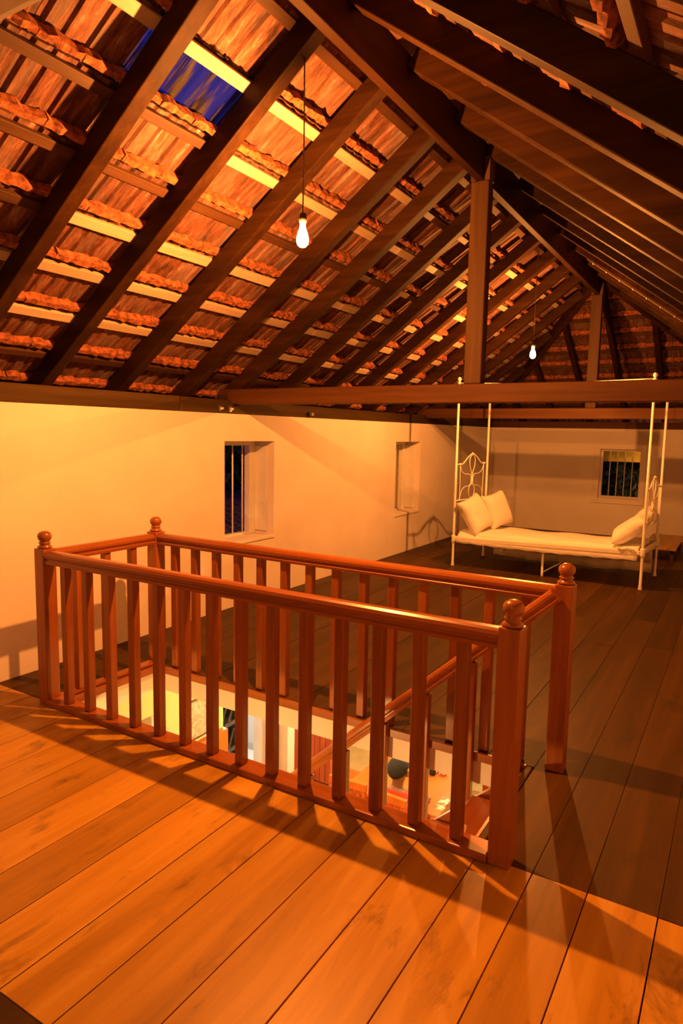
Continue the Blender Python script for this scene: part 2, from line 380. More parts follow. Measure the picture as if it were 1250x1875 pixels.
# battens: s = distance down the slope; colour runs change along the roof
BS = [.24, .585, .945, 1.28, 1.61, 1.95, 2.30, 2.65, 2.98, 3.28]
BH = .028
DARK = {('L', .945): [(-2.6, 2.8)], ('L', 1.28): [(-2.6, 6.6)], ('L', 1.61): [(-2.6, 2.2)], ('L', .24): [(-2.6, 12)], ('L', 2.65): [(2.0, 12)], ('L', 2.98): [(-2.6, 12)], ('L', 3.28): [(-2.6, 12)]}
for side in 'LR':
    up = NL if side == 'L' else NR
    for s in BS:
        ymax = min(YF+.1, HIP+(s/CS)/.82) if s/CS < 2.3 else YF+.1
        cuts = [YN+.05, .68, 2.2, 2.79, 4.65, 6.62, 8.45, ymax] if side == 'L' else [YN+.05, 2.2, 4.65, 6.62, ymax]
        cuts = [c for c in cuts if c < ymax]+[ymax]
        for a, b in zip(cuts[:-1], cuts[1:]):
            if b-a < .05: continue
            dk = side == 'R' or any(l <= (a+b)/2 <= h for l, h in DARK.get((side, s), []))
            if side == 'L' and not dk and random.random() < .12 and a > 4.6: dk = True
            build(MB().bar(slope_pt(side, s, a+.001, DEP+BH/2), slope_pt(side, s, b-.001, DEP+BH/2), .062 if not dk else .052, BH, up),
                  'batten', M['batten_dark' if dk else 'batten_pale'], roofs[side], bevel=.003)
# ridge beam in two lengths, hung on the king posts
for a, b in ((YN+.02, 4.65), (4.65, HIP+.05)):
    build(MB().box(XRIDGE-.028, XRIDGE+.028, a+.001, b, 3.345, 3.60), 'ridge_beam', M['rafter_y'], roofs['R'], bevel=.006)
# roof tiles: interlocking clay, one mesh, instanced
TW = .212
def tile_mesh(name, L, lip=True):
    """local x down the slope (0 = head), y across, z outwards; underside shows two channels"""
    mb = MB(); h = TW/2-.0015
    prof = [(-h, .010), (-h+.022, .010), (-h+.034, .0), (-.022, .0), (-.010, .012), (.010, .012), (.022, .0), (h-.034, .0), (h-.022, .014), (h, .014)]
    n = len(prof); rows = [(0, 0), (L, .028)]
    vs = [(x, y, z+dz) for x, dz in rows for y, z in prof]; fs = [(i, i+1, n+i+1, n+i) for i in range(n-1)]
    vs += [(x, y, z+dz+.016) for x, dz in rows for y, z in prof]; o = 2*n
    fs += [(o+i+1, o+i, o+n+i, o+n+i+1) for i in range(n-1)]
    fs += [(i+1, i, o+i, o+i+1) for i in range(n-1)] + [(n+i, n+i+1, o+n+i+1, o+n+i) for i in range(n-1)]
    fs += [(0, n, o+n, o), (n-1, o+n-1, o+2*n-1, 2*n-1)]
    mb.add(vs, fs); me = mb.mesh(name); return me
def lip_mesh(name, seed):
    """rough broken head edge and hooking nibs, hanging on the up-slope side of the batten"""
    rnd = random.Random(seed); mb = MB(); h = TW/2-.002; k = 6
    vs = []
    for i in range(k+1):
        y = -h+2*h*i/k; d = -.030-rnd.random()*.016; t = -.060-rnd.random()*.018
        vs += [(t, y, .004+rnd.random()*.01), (t+.006, y, d), (-.028, y, d-.004+rnd.random()*.012), (-.022, y, .006)]
    fs = []
    for i in range(k):
        for j in range(3): fs.append((i*4+j, i*4+j+1, (i+1)*4+j+1, (i+1)*4+j))
        fs.append((i*4+3, i*4, (i+1)*4, (i+1)*4+3))
    fs += [(3, 2, 1, 0), (k*4, k*4+1, k*4+2, k*4+3)]
    mb.add(vs, fs)
    return mb.mesh(name)
TL = .395
tme = tile_mesh('roof_tile', TL); tme.materials.append(M['tile'])
gme = tile_mesh('glass_roof_tile', TL); gme.materials.append(M['glass_tile'])
lips = []
for i in range(5):
    l = lip_mesh('tile_nib', i); l.materials.append(M['lip']); lips.append(l)
for me_ in [tme, gme]+lips:
    bm = bmesh.new(); bm.from_mesh(me_); bmesh.ops.recalc_face_normals(bm, faces=bm.faces); bm.to_mesh(me_); bm.free()
def tile_matrix(side, s, y):
    sg = -1 if side == 'L' else 1
    ex = Vector((sg/CS, 0, -SL/CS)); ez = NL if side == 'L' else NR; ey = ez.cross(ex)
    p = slope_pt(side, s-.045, y, DEP+BH+.001)
    return Matrix(((ex.x, ey.x, ez.x, p.x), (ex.y, ey.y, ez.y, p.y), (ex.z, ey.z, ez.z, p.z), (0, 0, 0, 1)))
def join_meshes(items, name, mat_list, parent):
    vs, fs, mi = [], [], []
    for me, mat4, k in items:
        n = len(vs); vs += [mat4 @ v.co for v in me.vertices]
        for p in me.polygons: fs.append([i+n for i in p.vertices]); mi.append(k)
    me = bpy.data.meshes.new(name); off = wloc(parent); me.from_pydata([v-off for v in vs], [], fs)
    for mt in mat_list: me.materials.append(mt)
    me.polygons.foreach_set('material_index', mi); me.update()
    o = bpy.data.objects.new(name, me); COL.objects.link(o); o.parent = parent; o['kind'] = 'stuff'; return o
GLASS = {(.585, 0), (.585, 1), (.585, 2)}
for side in 'LR':
    cells = []
    for s in BS:
        ncol = int((YF+.15-(YN))/TW)
        for c in range(ncol):
            y = 2.28+TW*(c-22)
            if y < YN+.1 or y > YF+.05: continue
            if y > HIP and s/CS+.05 < (y-HIP)*.82: continue
            cells.append((s, y, c-22))
    vis = [c for c in cells if (c[1] > 1.25 and c[0] > .1 and not (c[0] < .5 and c[1] < 2)) ] if side == 'L' else [c for c in cells if c[1] > 1.3 and c[0] < 1.7]
    vis.sort(key=lambda c: c[1])
    nmax = 295 if side == 'L' else 70
    singles = set(vis[:nmax]); rest = []
    root = roofs[side]; rl = wloc(root)
    for c in cells:
        s, y, k = c; mt = tile_matrix(side, s, y)
        if c in singles:
            glass = side == 'L' and (s, k) in GLASS
            o = bpy.data.objects.new('glass_roof_tile' if glass else 'roof_tile', gme if glass else tme); COL.objects.link(o); o.parent = root
            jit = Matrix.Rotation(random.uniform(-.012, .012), 4, 'Z') @ Matrix.Rotation(random.uniform(-.010, .010), 4, 'X')
            o.matrix_local = Matrix.Translation(-rl) @ mt @ jit
            if glass: o['label'] = 'clear glass tile showing blue dusk sky'
            else:
                b = bpy.data.objects.new('tile_nib', random.choice(lips)); COL.objects.link(b); b.parent = o
        else:
            rest.append((tme, mt, 0)); rest.append((random.choice(lips), mt, 1))
    join_meshes(rest, 'roof_tiles_beyond', [M['tile'], M['lip']], root)
# hipped far end: hip rafters, jacks, battens, tiles
SB = (3.54-1.87)/(11.7-HIP); CB = math.sqrt(1+SB*SB); NBk = Vector((0, SB, 1)).normalized()
def back_pt(x, t, n=0): return Vector((x, HIP+t/CB, ZU-SB*t/CB)) + NBk*n
for sg in (-1, 1):
    build(MB().bar((XRIDGE+sg*.03, HIP, ZU+.03), (XRIDGE+sg*2.32, 11.72, 1.87), .07, .13), 'hip_rafter', M['rafter_x'], roofs['B'], bevel=.005)
for x in (-3.4, -2.85, -2.28, -1.71, -1.14, -.57, 0.0):
    t0 = max(.05, (abs(x-XRIDGE)/.82)*CB+.04)
    build(MB().bar(back_pt(x, t0, .055), back_pt(x, 2.95*CB, .055), .07, .11, NBk), 'rafter', M['rafter_y'], roofs['B'], bevel=.005)
items = []
tb = [i*.345+.2 for i in range(10)]
for t in tb:
    hw = (t/CB)*.82
    if hw > .1: build(MB().bar(back_pt(XRIDGE-hw, t, .124), back_pt(XRIDGE+hw, t, .124), .05, .028, NBk), 'batten', M['batten_dark'], roofs['B'], bevel=.003)
    for c in range(-12, 13):
        x = XRIDGE+c*TW
        if abs(x-XRIDGE) > hw+.35: continue
        ex = Vector((0, 1/CB, -SB/CB)); ez = NBk; ey = ez.cross(ex); p = back_pt(x, t-.045, .14)
        mt = Matrix(((ex.x, ey.x, ez.x, p.x), (ex.y, ey.y, ez.y, p.y), (ex.z, ey.z, ez.z, p.z), (0, 0, 0, 1)))
        items.append((tme, mt, 0)); items.append((random.choice(lips), mt, 1))
join_meshes(items, 'roof_tiles_of_hip', [M['tile_back'], M['lip']], roofs['B'])
# ridge capping seen from below
build(MB().sweep((XRIDGE, YN, 3.765), (XRIDGE, HIP+.2, 3.765), [(-.27, -.215), (0, -.01), (.27, -.215), (.27, -.185), (0, .03), (-.27, -.185)]), 'ridge_capping', M['tile_back'], roofs['R'])
# ---- wall plates
tr1 = struct(build(MB().box(XL-.30, XL-.012, YN, 3.96, ZW, 1.872), 'trim_1', M['plate'], bevel=.008), 'dark timber wall plate on top of the left wall')
tr1b = build(MB().box(XL-.30, XL-.006, 3.962, YF+.2, ZW, 1.87), 'wall_plate_length', M['plate'], tr1, bevel=.008)
struct(build(MB().box(XR+.0, XR+.26, YN, YF+.2, ZW, 1.87), 'trim_2', M['plate'], bevel=.008), 'timber wall plate on the right wall')
struct(build(MB().box(XL-.004, XR, YF+.01, YF+.28, ZW, 1.86), 'trim_3', M['tie'], bevel=.008), 'timber wall plate on the back wall')
# ---- trusses
def truss(y, label, z0=1.832, z1=1.966, wk=.128, tm=None):
    r = tag(empty('roof_truss', (XRIDGE, y, z0)), label, 'roof truss', 'king post trusses')
    build(MB().box(XL-.16, XR+.16, y-.06, y+.06, z0, z1), 'tie_beam', tm or M['tie'], r, bevel=.008)
    kp = build(MB().box(XRIDGE-wk/2, XRIDGE+wk/2, y-.05, y+.05, z1+.001, 3.344), 'king_post', M['rafter_z'], r, bevel=.008)
    build(MB().box(XRIDGE-wk/2-.004, XRIDGE-.03, y-.05, y+.05, 3.345, 3.50), 'post_fork', M['rafter_z'], kp, bevel=.004)
    build(MB().box(XRIDGE+.03, XRIDGE+wk/2+.004, y-.05, y+.05, 3.345, 3.50), 'post_fork', M['rafter_z'], kp, bevel=.004)
    for x in (XL-.10, XR+.10):
        build(MB().box(x-.05, x+.05, y-.045, y+.045, 1.872, z0-.001) if z0 > 1.88 else MB().box(x-.05, x+.05, y-.075, y-.061, 1.875, z1-.01), 'end_cleat', M['tie'], r)
    return r
truss(4.65, 'dark tie beam and king post nearest the stairwell')
truss(.195, 'pale painted tie beam crossing close overhead in the top left corner', tm=M['panel_white'])
truss(8.85, 'farther tie beam and king post behind the white bed')

# ================================================================== BALUSTRADE ROUND THE STAIRWELL
bal = tag(empty('stair_railing', ((SX0+SX1)/2, (SY0+SY1)/2, 0)), 'red-brown wooden balustrade with ball-topped posts around the stairwell', 'railing')
PW = .084
FIN = [(.030, 0), (.040, .004), (.041, .010), (.030, .018), (.027, .024), (.033, .029), (.033, .034), (.026, .039), (.031, .046), (.0375, .058), (.039, .069), (.0365, .081), (.029, .091), (.017, .098), (.004, .100)]
def newel(x, y, z0, ztop=.915):
    p = build(MB().box(x-PW/2, x+PW/2, y-PW/2, y+PW/2, z0, ztop), 'newel_post', M['teak_z'], bal, bevel=.005, at=(x, y, z0))
    build(MB().lathe([(r, z+ztop) for r, z in FIN], (x, y, 0), 20), 'finial', M['teak_z'], p, True)
    return p
newel(SX0, SY0, .001); newel(SX0, SY1, .001); newel(SX1, SY0, .001); newel(SX1, SY1, .001)
RP = [(-.034, -.036), (.034, -.036), (.036, -.022), (.029, -.014), (.029, -.008), (.037, .002), (.037, .016), (.030, .029), (.016, .036), (-.016, .036), (-.030, .029), (-.037, .016), (-.037, .002), (-.029, -.008), (-.029, -.014), (-.036, -.022)]
ZR = .868; e = PW/2+.001
build(MB().sweep((SX0+e, SY0, ZR), (SX1-e, SY0, ZR), RP), 'handrail', M['teak_x'], bal)
build(MB().sweep((SX0+e, SY1, ZR), (SX1-e, SY1, ZR), RP), 'handrail', M['teak_x'], bal)
build(MB().sweep((SX0, SY0+e, ZR), (SX0, SY1-e, ZR), RP), 'handrail', M['teak_y'], bal)
# base rails
build(MB().box(SX0+e, SX1-e, SY0-.05, SY0+.052, .001, .034), 'base_rail', M['teak_x'], bal, bevel=.006)
build(MB().box(SX0-.035, SX0+.035, SY0+e, SY1-e, .001, .018), 'base_rail', M['teak_y'], bal, bevel=.004)
# lining of the well
build(MB().box(hx0-.0, hx1, hy1-.020, hy1-.001, -.044, .002), 'well_lining', M['teak_x'], bal, bevel=.003)
build(MB().box(hx0+.001, hx0+.022, hy0, hy1-.023, -.044, .002), 'well_lining', M['teak_y'], bal, bevel=.003)
build(MB().box(hx0, hx1, hy0+.001, hy0+.02, -.10, 0), 'well_lining', M['teak_x'], bal, bevel=.003)
bw = .046
def bmesh_bal(z0, z1, name='baluster'):
    me = MB().box(-bw/2, bw/2, -bw/2, bw/2, z0, z1).mesh(name); me.materials.append(M['teak_z'])
    bm = bmesh.new(); bm.from_mesh(me); bmesh.ops.bevel(bm, geom=bm.edges[:], offset=.003, segments=1, affect='EDGES'); bmesh.ops.recalc_face_normals(bm, faces=bm.faces); bm.to_mesh(me); bm.free(); return me
b_near = bmesh_bal(.035, ZR-.0365); b_far = bmesh_bal(.001, ZR-.0365); b_left = bmesh_bal(.019, ZR-.0365)
n = 14
for i in range(1, n+1):
    x = SX0+(SX1-SX0)*i/(n+1)
    inst(b_near, 'baluster', bal, (x, SY0, 0), (0, 0, random.uniform(-.03, .03))); inst(b_far, 'baluster', bal, (x, SY1, 0), (0, 0, random.uniform(-.03, .03)))
for i in range(1, 4): inst(b_left, 'baluster', bal, (SX0, SY0+(SY1-SY0)*i/4, 0))

# ================================================================== STAIRCASE
st = tag(empty('staircase', (-2.0, 2.75, LOW)), 'steep brown wooden staircase dropping through the stairwell', 'staircase')
RISE, RUN = .199, .218; ys0, ys1 = hy0+.022, hy1-.035
build(MB().box(SXT-.004, -.767, YB+.06, SY1-.045, -.05, 0), 'landing_nosing', M['floor_old'], st, bevel=.008)
for i in range(1, 14):
    xa = SXT-RUN*(i-1)-.01; xb = SXT-RUN*i-.03; z = -RISE*i
    build(MB().box(xb, xa, ys0+.03, ys1-.03, z-.03, z), 'tread', M['teak_y'], st, bevel=.006)
    build(MB().box(xa-.018, xa, ys0+.03, ys1-.03, z+.001, z+RISE-.031), 'riser', M['teak_y'], st)
sl = RISE/RUN
for yy in (ys0+.012, ys1-.012):
    L_ = 2.55; build(MB().bar((SXT+.02, yy, -.15), (SXT-L_, yy, -.15-sl*L_), .028, .25), 'stringer', M['teak_x'], st, bevel=.004)
YS = ys1+.003
def railz(x): return .868 - .911*(-.71-x)
build(MB().sweep((-.702, YS, railz(-.702)), (-3.0, YS, railz(-3.0)), [(x*.8, y*.95) for x, y in RP]), 'handrail', M['teak_x'], st)
for i in range(9):
    x = -.845-.243*i
    zb = -.15-sl*(SXT+.02-x)+.125*math.sqrt(1+sl*sl) if x < SXT else .001
    build(MB().box(x-.02, x+.02, YS-.02, YS+.02, zb, railz(x)-.047), 'baluster', M['teak_z'], st, bevel=.003)

# ================================================================== HANGING BULBS
def bulb(x, y, z, ztop, label, power, col, glow, grp='bare bulbs hanging on flex from the rafters', vis=True, rad=.022):
    r = tag(empty('hanging_bulb', (x, y, z)), label, 'light bulb', grp)
    build(MB().tube([(x, y, ztop), (x+.002, y, (z+ztop)/2), (x, y, z+.125)], .0035, 6), 'flex', M['cord'], r, True)
    build(MB().lathe([(.006, .13), (.016, .125), (.019, .105), (.019, .085), (.015, .082)], (x, y, z), 14), 'bulb_holder', M['black'], r, True)
    build(MB().lathe([(.0125, .083), (.0145, .070), (.016, .055), (.024, .035), (.0300, .012), (.0305, -.004), (.026, -.020), (.016, -.031), (.004, -.0345)], (x, y, z), 16), 'bulb_glass', glow, r, True)
    ld = bpy.data.lights.new('bulb_light', 'POINT'); ld.energy = power; ld.color = col; ld.shadow_soft_size = rad
    lo = bpy.data.objects.new('bulb_light', ld); COL.objects.link(lo); lo.parent = r
    return r
bulb(-1.94, 2.80, 2.535, under(-1.94), 'bare glowing bulb hanging over the stairwell', BULB_W, WARM, M['bulb_glow'])
bulb(-1.95, 6.98, 2.43, under(-1.95)+.1, 'bare glowing bulb hanging above the white bed', BULB_W*.78, WARM, M['bulb_glow'])
bulb(-.95, -1.10, 2.25, under(-.95)+.1, 'added bulb hanging unseen behind the camera', REAR_W, (1, .58, .28), M['bulb_glow'])  # added for light from behind the camera, never in view

# ================================================================== IRON BED
BC = {'fl': (-3.0, 7.66), 'fr': (-.855, 7.61), 'br': (-.81, 8.50), 'bl': (-2.91, 8.53)}
bed = tag(empty('iron_bed', (-1.9, 8.1, 0)), 'white iron four-poster daybed with tall corner posts and scrolled ends', 'bed')
def post(k, ztop, collar):
    x, y = BC[k]
    p = build(MB().lathe([(.023, 0), (.024, .008), (.017, .02), (.021, .03), (.015, .045), (.0145, .30), (.0150, collar+.05), (.0135, ztop)], (x, y, 0), 12), 'bed_post', M['enamel'], bed, True, at=(x, y, 0))
    build(MB().lathe([(.022, collar-.045), (.026, collar-.03), (.024, collar), (.026, collar+.03), (.022, collar+.045)], (x, y, 0), 14), 'collar', M['enamel'], p, True)
    build(MB().lathe([(.020, ztop), (.024, ztop+.010), (.012, ztop+.020), (.012, ztop+.030), (.022, ztop+.042), (.024, ztop+.055), (.018, ztop+.070), (.004, ztop+.077)], (x, y, 0), 14), 'finial', M['enamel'], p, True)
post('fl', 2.215, .335); post('fr', 2.20, .40); post('br', 2.10, .40); post('bl', 2.12, .36)
x, y = -1.906, 7.665
build(MB().lathe([(.017, 0), (.014, .02), (.0135, .33)], (x, y, 0), 12), 'middle_leg', M['enamel'], bed, True)
def lerp(a, b, t, z): return (a[0]+(b[0]-a[0])*t, a[1]+(b[1]-a[1])*t, z)
def side(a, b, za, zb_, nm='side_rail'): build(MB().bar((a[0], a[1], za), (b[0], b[1], zb_), .03, .045), nm, M['enamel'], bed, bevel=.004)
side((-2.975, 7.66), (-.88, 7.61), .335, .395); side((-2.885, 8.53), (-.835, 8.50), .36, .40)
side((-2.995, 7.69), (-2.915, 8.50), .335, .355, 'end_rail'); side((-.853, 7.64), (-.812, 8.47), .40, .40, 'end_rail')
build(MB().tube([lerp(BC['fl'], BC['fr'], t, 2.222-.030*math.sin(math.pi*t)*(1-.3*t)-.006*t) for t in [i/16 for i in range(17)]], .0075, 8), 'top_rod', M['enamel'], bed, True)
build(MB().tube([(-1.9, 7.68, .05), (-1.78, 7.95, .12), (-1.72, 8.3, .30)], .007, 6), 'leg_brace', M['enamel'], bed, True)
def catmull(P, n=8):
    P = [Vector(p) for p in P]; out = []
    for i in range(len(P)-1):
        p0, p1, p2, p3 = P[max(i-1, 0)], P[i], P[i+1], P[min(i+2, len(P)-1)]
        for k in range(n):
            t = k/n; out.append(.5*((2*p1)+(-p0+p2)*t+(2*p0-5*p1+4*p2-p3)*t*t+(-p0+3*p1-3*p2+p3)*t**3))
    return out+[P[-1]]
def bed_end(a, b, zb, H, nm):
    """scrolled wire end between two posts: zb = lower rail height, H = crest height above it"""
    r = build(MB().tube(catmull([lerp(a, b, .12, zb+H*.78), lerp(a, b, .22, zb+H*.80), lerp(a, b, .36, zb+H*.93), lerp(a, b, .5, zb+H), lerp(a, b, .64, zb+H*.93), lerp(a, b, .78, zb+H*.80), lerp(a, b, .88, zb+H*.78)]), .0085, 8), nm, M['enamel'], bed, True)
    def w(P, rad=.0055): build(MB().tube(catmull([lerp(a, b, t, zb+H*z) for t, z in P]), rad, 8), 'scroll', M['enamel'], r, True)
    w([(0.02, .78), (.12, .78)], .007); w([(.88, .78), (.98, .78)], .007)
    w([(.12, .78), (.13, .4), (.13, 0)]); w([(.88, .78), (.87, .4), (.87, 0)])
    build(MB().tube([lerp(a, b, .02, zb), lerp(a, b, .98, zb)], .0075, 8), 'lower_rail', M['enamel'], r, True)
    w([(.5, 1.0), (.42, .90), (.42, .76), (.48, .58), (.5, .42)]); w([(.5, 1.0), (.58, .90), (.58, .76), (.52, .58), (.5, .42)])
    w([(.5, .36), (.42, .26), (.41, .14), (.46, .02), (.5, 0)]); w([(.5, .36), (.58, .26), (.59, .14), (.54, .02), (.5, 0)])
    w([(.13, .74), (.18, .62), (.30, .56), (.42, .55), (.48, .46)]); w([(.87, .74), (.82, .62), (.70, .56), (.58, .55), (.52, .46)])
    w([(.13, .03), (.18, .20), (.28, .28), (.42, .30), (.49, .38)]); w([(.87, .03), (.82, .20), (.72, .28), (.58, .30), (.51, .38)])
    for t, z, q in ((.5, 1.0, .018), (.12, .78, .017), (.88, .78, .017), (.13, .01, .016), (.87, .01, .016)):
        build(MB().lathe([(.004, -q), (q*.8, -q*.6), (q, 0), (q*.8, q*.6), (.004, q)], lerp(a, b, t, zb+H*z), 10), 'boss', M['enamel'], r, True)
    build(MB().lathe([(.004, -.06), (.014, -.045), (.018, -.02), (.021, 0), (.018, .02), (.014, .045), (.004, .06)], lerp(a, b, .5, zb+H*.41), 10), 'centre_boss', M['enamel'], r, True)
bed_end(BC['fl'], BC['bl'], .80, .57, 'headboard')
bed_end(BC['fr'], BC['br'], .66, .52, 'footboard')
# mattress with bedspread: slightly sagging slab, hems all round
def bedpt(u, v, z): # u along bed 0..1, v depth 0..1
    a = lerp(BC['fl'], BC['fr'], u, 0); b = lerp(BC['bl'], BC['br'], u, 0); return Vector((a[0]+(b[0]-a[0])*v, a[1]+(b[1]-a[1])*v, z))
mb = MB(); NU, NV = 56, 22; vs = []
for i in range(NU+1):
    u = .022+i/NU*.955
    for j in range(NV+1):
        v = .0+j/NV
        base = .432+.018*u
        z = base + .008*math.sin(u*19+v*4)*math.sin(v*9) - .018*math.sin(math.pi*u)
        yy = v
        if v < .09: k = (.09-v)/.09; z -= .132*k**1.4 - .004*math.sin(u*70)*k; yy = .09*(1-(k)**.6)*1.0+ -.035*k
        if v > .93: k = (v-.93)/.07; z -= .30*k**1.2; yy = .93+.07*(k**.5)*1.2
        vs.append(bedpt(u, yy, z))
fs = [(i*(NV+1)+j, (i+1)*(NV+1)+j, (i+1)*(NV+1)+j+1, i*(NV+1)+j+1) for i in range(NU) for j in range(NV)]
mb.add(vs, fs)
spread = build(mb, 'bedspread', M['sheet'], None, True, at=(-1.9, 8.1, .38))
so = spread.modifiers.new('thick', 'SOLIDIFY'); so.thickness = .008; so.offset = -1
tag(spread, 'cream bedspread covering the daybed and hanging down its far side', 'bedspread')
mm = MB(); c8 = [bedpt(u, v, z) for z in (.345, .405) for u, v in ((.03, .03), (.97, .03), (.97, .93), (.03, .93))]
for q in (1, 2, 5, 6): c8[q].z += .018
mm.add(c8, [(0,3,2,1),(4,5,6,7),(0,1,5,4),(1,2,6,5),(2,3,7,6),(3,0,4,7)])
tag(build(mm, 'mattress', M['linen'], None, bevel=.02, at=(-1.9, 8.1, .362)), 'thin striped mattress under the cream bedspread', 'mattress')
# cloth end hanging at the foot
mb = MB(); vs = []
for i in range(13):
    v = -.02+i/12*.20
    for j in range(7):
        k = j/6; p = bedpt(.885+.085*k+.01*math.sin(k*6+v*20), v*.3-.03-.01*math.sin(k*9), .44-.115*(i/12)**.8-.01*math.sin(k*7)); vs.append(p)
mb.add(vs, [(i*7+j, i*7+j+1, (i+1)*7+j+1, (i+1)*7+j) for i in range(12) for j in range(6)])
fl_ = build(mb, 'bedspread_corner', M['sheet'], spread, True); so = fl_.modifiers.new('thick', 'SOLIDIFY'); so.thickness = .006
# valance hanging on the far side under the bed
mb = MB(); vs = []
for i in range(81):
    u = .06+i/80*.92
    for j in range(6):
        k = j/5; p = bedpt(u, 1.02+.018*math.sin(u*34)*k+.01*math.sin(u*71+2)*k,   .40-.375*k+.012*math.sin(u*16)*k); vs.append(p)
mb.add(vs, [(i*6+j, (i+1)*6+j, (i+1)*6+j+1, i*6+j+1) for i in range(80) for j in range(5)])
va = build(mb, 'valance', M['sheet'], spread, True); so = va.modifiers.new('thick', 'SOLIDIFY'); so.thickness = .005
# pillows
def pillow(c, w, h, t, up, along, label):
    mb = MB(); n = 20; vs = []
    for sgn in (1, -1):
        for i in range(n+1):
            for j in range(n+1):
                u, v = -1+2*i/n, -1+2*j/n
                th = t*.5*max(0, (1-u**4))**.55*max(0, (1-v**4))**.55
                pin = 1-.10*(1-abs(u)**2)*abs(v)**3; pin2 = 1-.10*(1-abs(v)**2)*abs(u)**3
                vs.append((u*w/2*pin2, sgn*th, v*h/2*pin))
    q = (n+1)**2
    fs = [(i*(n+1)+j, (i+1)*(n+1)+j, (i+1)*(n+1)+j+1, i*(n+1)+j+1) for i in range(n) for j in range(n)]
    fs += [tuple(q+k for k in reversed(f)) for f in fs]
    mb.add(vs, fs); me = mb.mesh('pillow'); me.materials.append(M['linen'])
    bm = bmesh.new(); bm.from_mesh(me); bmesh.ops.remove_doubles(bm, verts=bm.verts, dist=1e-4); bmesh.ops.recalc_face_normals(bm, faces=bm.faces); bm.to_mesh(me); bm.free()
    for p in me.polygons: p.use_smooth = True
    up = Vector(up).normalized(); ax = Vector(along); ax = (ax-up*ax.dot(up)).normalized(); nr = up.cross(ax)
    o = bpy.data.objects.new('pillow', me); COL.objects.link(o)
    o.matrix_world = Matrix(((ax.x, nr.x, up.x, c[0]), (ax.y, nr.y, up.y, c[1]), (ax.z, nr.z, up.z, c[2]), (0, 0, 0, 1)))
    tag(o, label, 'pillow', 'cream pillows on the daybed')
pillow((-2.80, 7.86, .635), .47, .47, .17, (-.50, -.12, .84), (.30, 1, .05), 'cream pillow leaning on the scrolled headboard, nearest the camera')
pillow((-2.66, 8.26, .665), .46, .46, .17, (-.36, -.05, .9), (.34, 1, 0), 'cream pillow leaning behind another at the headboard end')
pillow((-1.03, 7.88, .605), .47, .44, .17, (.72, .05, .55), (-.22, 1, .0), 'cream pillow propped against the foot end post')
pillow((-.985, 8.27, .645), .46, .44, .16, (.58, 0, .70), (-.15, 1, 0), 'cream pillow behind another at the foot end')

# low bench beyond the bed
bn = tag(empty('low_bench', (-.86, 10.0, 0)), 'low brown wooden bench on the floor beyond the foot of the bed', 'bench')
build(MB().box(-1.10, -.68, 9.55, 10.9, .155, .19), 'bench_top', M['floor_new'], bn, bevel=.004)
for xx in (-1.06, -.75):
    for yy in (9.62, 10.8): build(MB().box(xx, xx+.04, yy, yy+.04, .001, .154), 'leg', M['floor_old'], bn)

# cable clipped along the far right rafter
cb = MB(); pts = [slope_pt('R', .25+i*.16, 7.2, -.012) for i in range(14)]
cbl = tag(build(cb.tube(pts, .005, 6), 'electric_cable', M['cord'], None, True, at=pts[0]), 'thin electric cable clipped along a shaded right-hand rafter', 'cable')
for i in range(13):
    p = slope_pt('R', .33+i*.16, 7.2, -.016); build(MB().box(p.x-.004, p.x+.004, p.y-.012, p.y+.012, p.z-.006, p.z+.006), 'cable_clip', M['enamel'], cbl)
# fittings on the wall plate beside the tie beam
def insulator(y, label, nm='cable_insulator'):
    r = tag(empty(nm, (XL+.003, y, 1.79)), label, 'insulator')
    build(MB().box(XL-.004, XL+.012, y-.018, y+.018, 1.765, 1.815), 'backplate', M['brass'], r, bevel=.003)
    build(MB().tube([(XL+.012, y, 1.79), (XL+.026, y, 1.79), (XL+.028, y, 1.79), (XL+.040, y, 1.79)], [.012, .012, .008, .011], 10), 'knob', M['enamel'], r, True)
insulator(4.42, 'small porcelain cable knob on the wall plate left of the tie beam')
insulator(4.55, 'small porcelain cable knob touching the near side of the tie beam')
r = tag(empty('junction_box', (XL+.003, 5.80, 1.79)), 'small metal switch box on the wall plate past the first window', 'junction box')
build(MB().box(XL-.004, XL+.028, 5.77, 5.84, 1.768, 1.806), 'box_body', M['black'], r, bevel=.003)
build(MB().box(XL+.0285, XL+.034, 5.80, 5.835, 1.772, 1.802), 'box_cover', M['brass'], r, bevel=.002)
build(MB().tube([(XL+.01, 5.805, 1.767), (XL+.01, 5.805, 1.752)], .004, 6), 'cable_tail', M['cord'], r, True)

# ================================================================== OUTSIDE THE WINDOWS
ann = tag(empty('annexe_roof', (-5.2, 6.2, -.16)), 'weathered tiled roof of the annexe outside the left window', 'roof')
SA = .27
for i in range(7):
    for j in range(17):
        xx = -4.75-i*.32; y = 4.9+j*.2; z = -.10+SA*i*.32
        o_ = MB().bar((xx, y, z+.015), (xx-.36, y, z+SA*.36), .19, .018); o_.bar((xx, y+.1, z+.032), (xx-.36, y+.1, z+SA*.36+.016), .05, .03)
        build(o_, 'roof_tile', M['outside_tile'], ann)
build(MB().add([(-4.4, 3.0, -.13), (-7.3, 3.0, .58), (-7.3, 10.5, .58), (-4.4, 10.5, -.13), (-4.4, 3.0, -.16), (-7.3, 3.0, .50), (-7.3, 10.5, .50), (-4.4, 10.5, -.16)], [(0,1,2,3),(7,6,5,4),(0,4,5,1),(1,5,6,2),(2,6,7,3),(3,7,4,0)]), 'roof_boarding', M['carved'], ann)
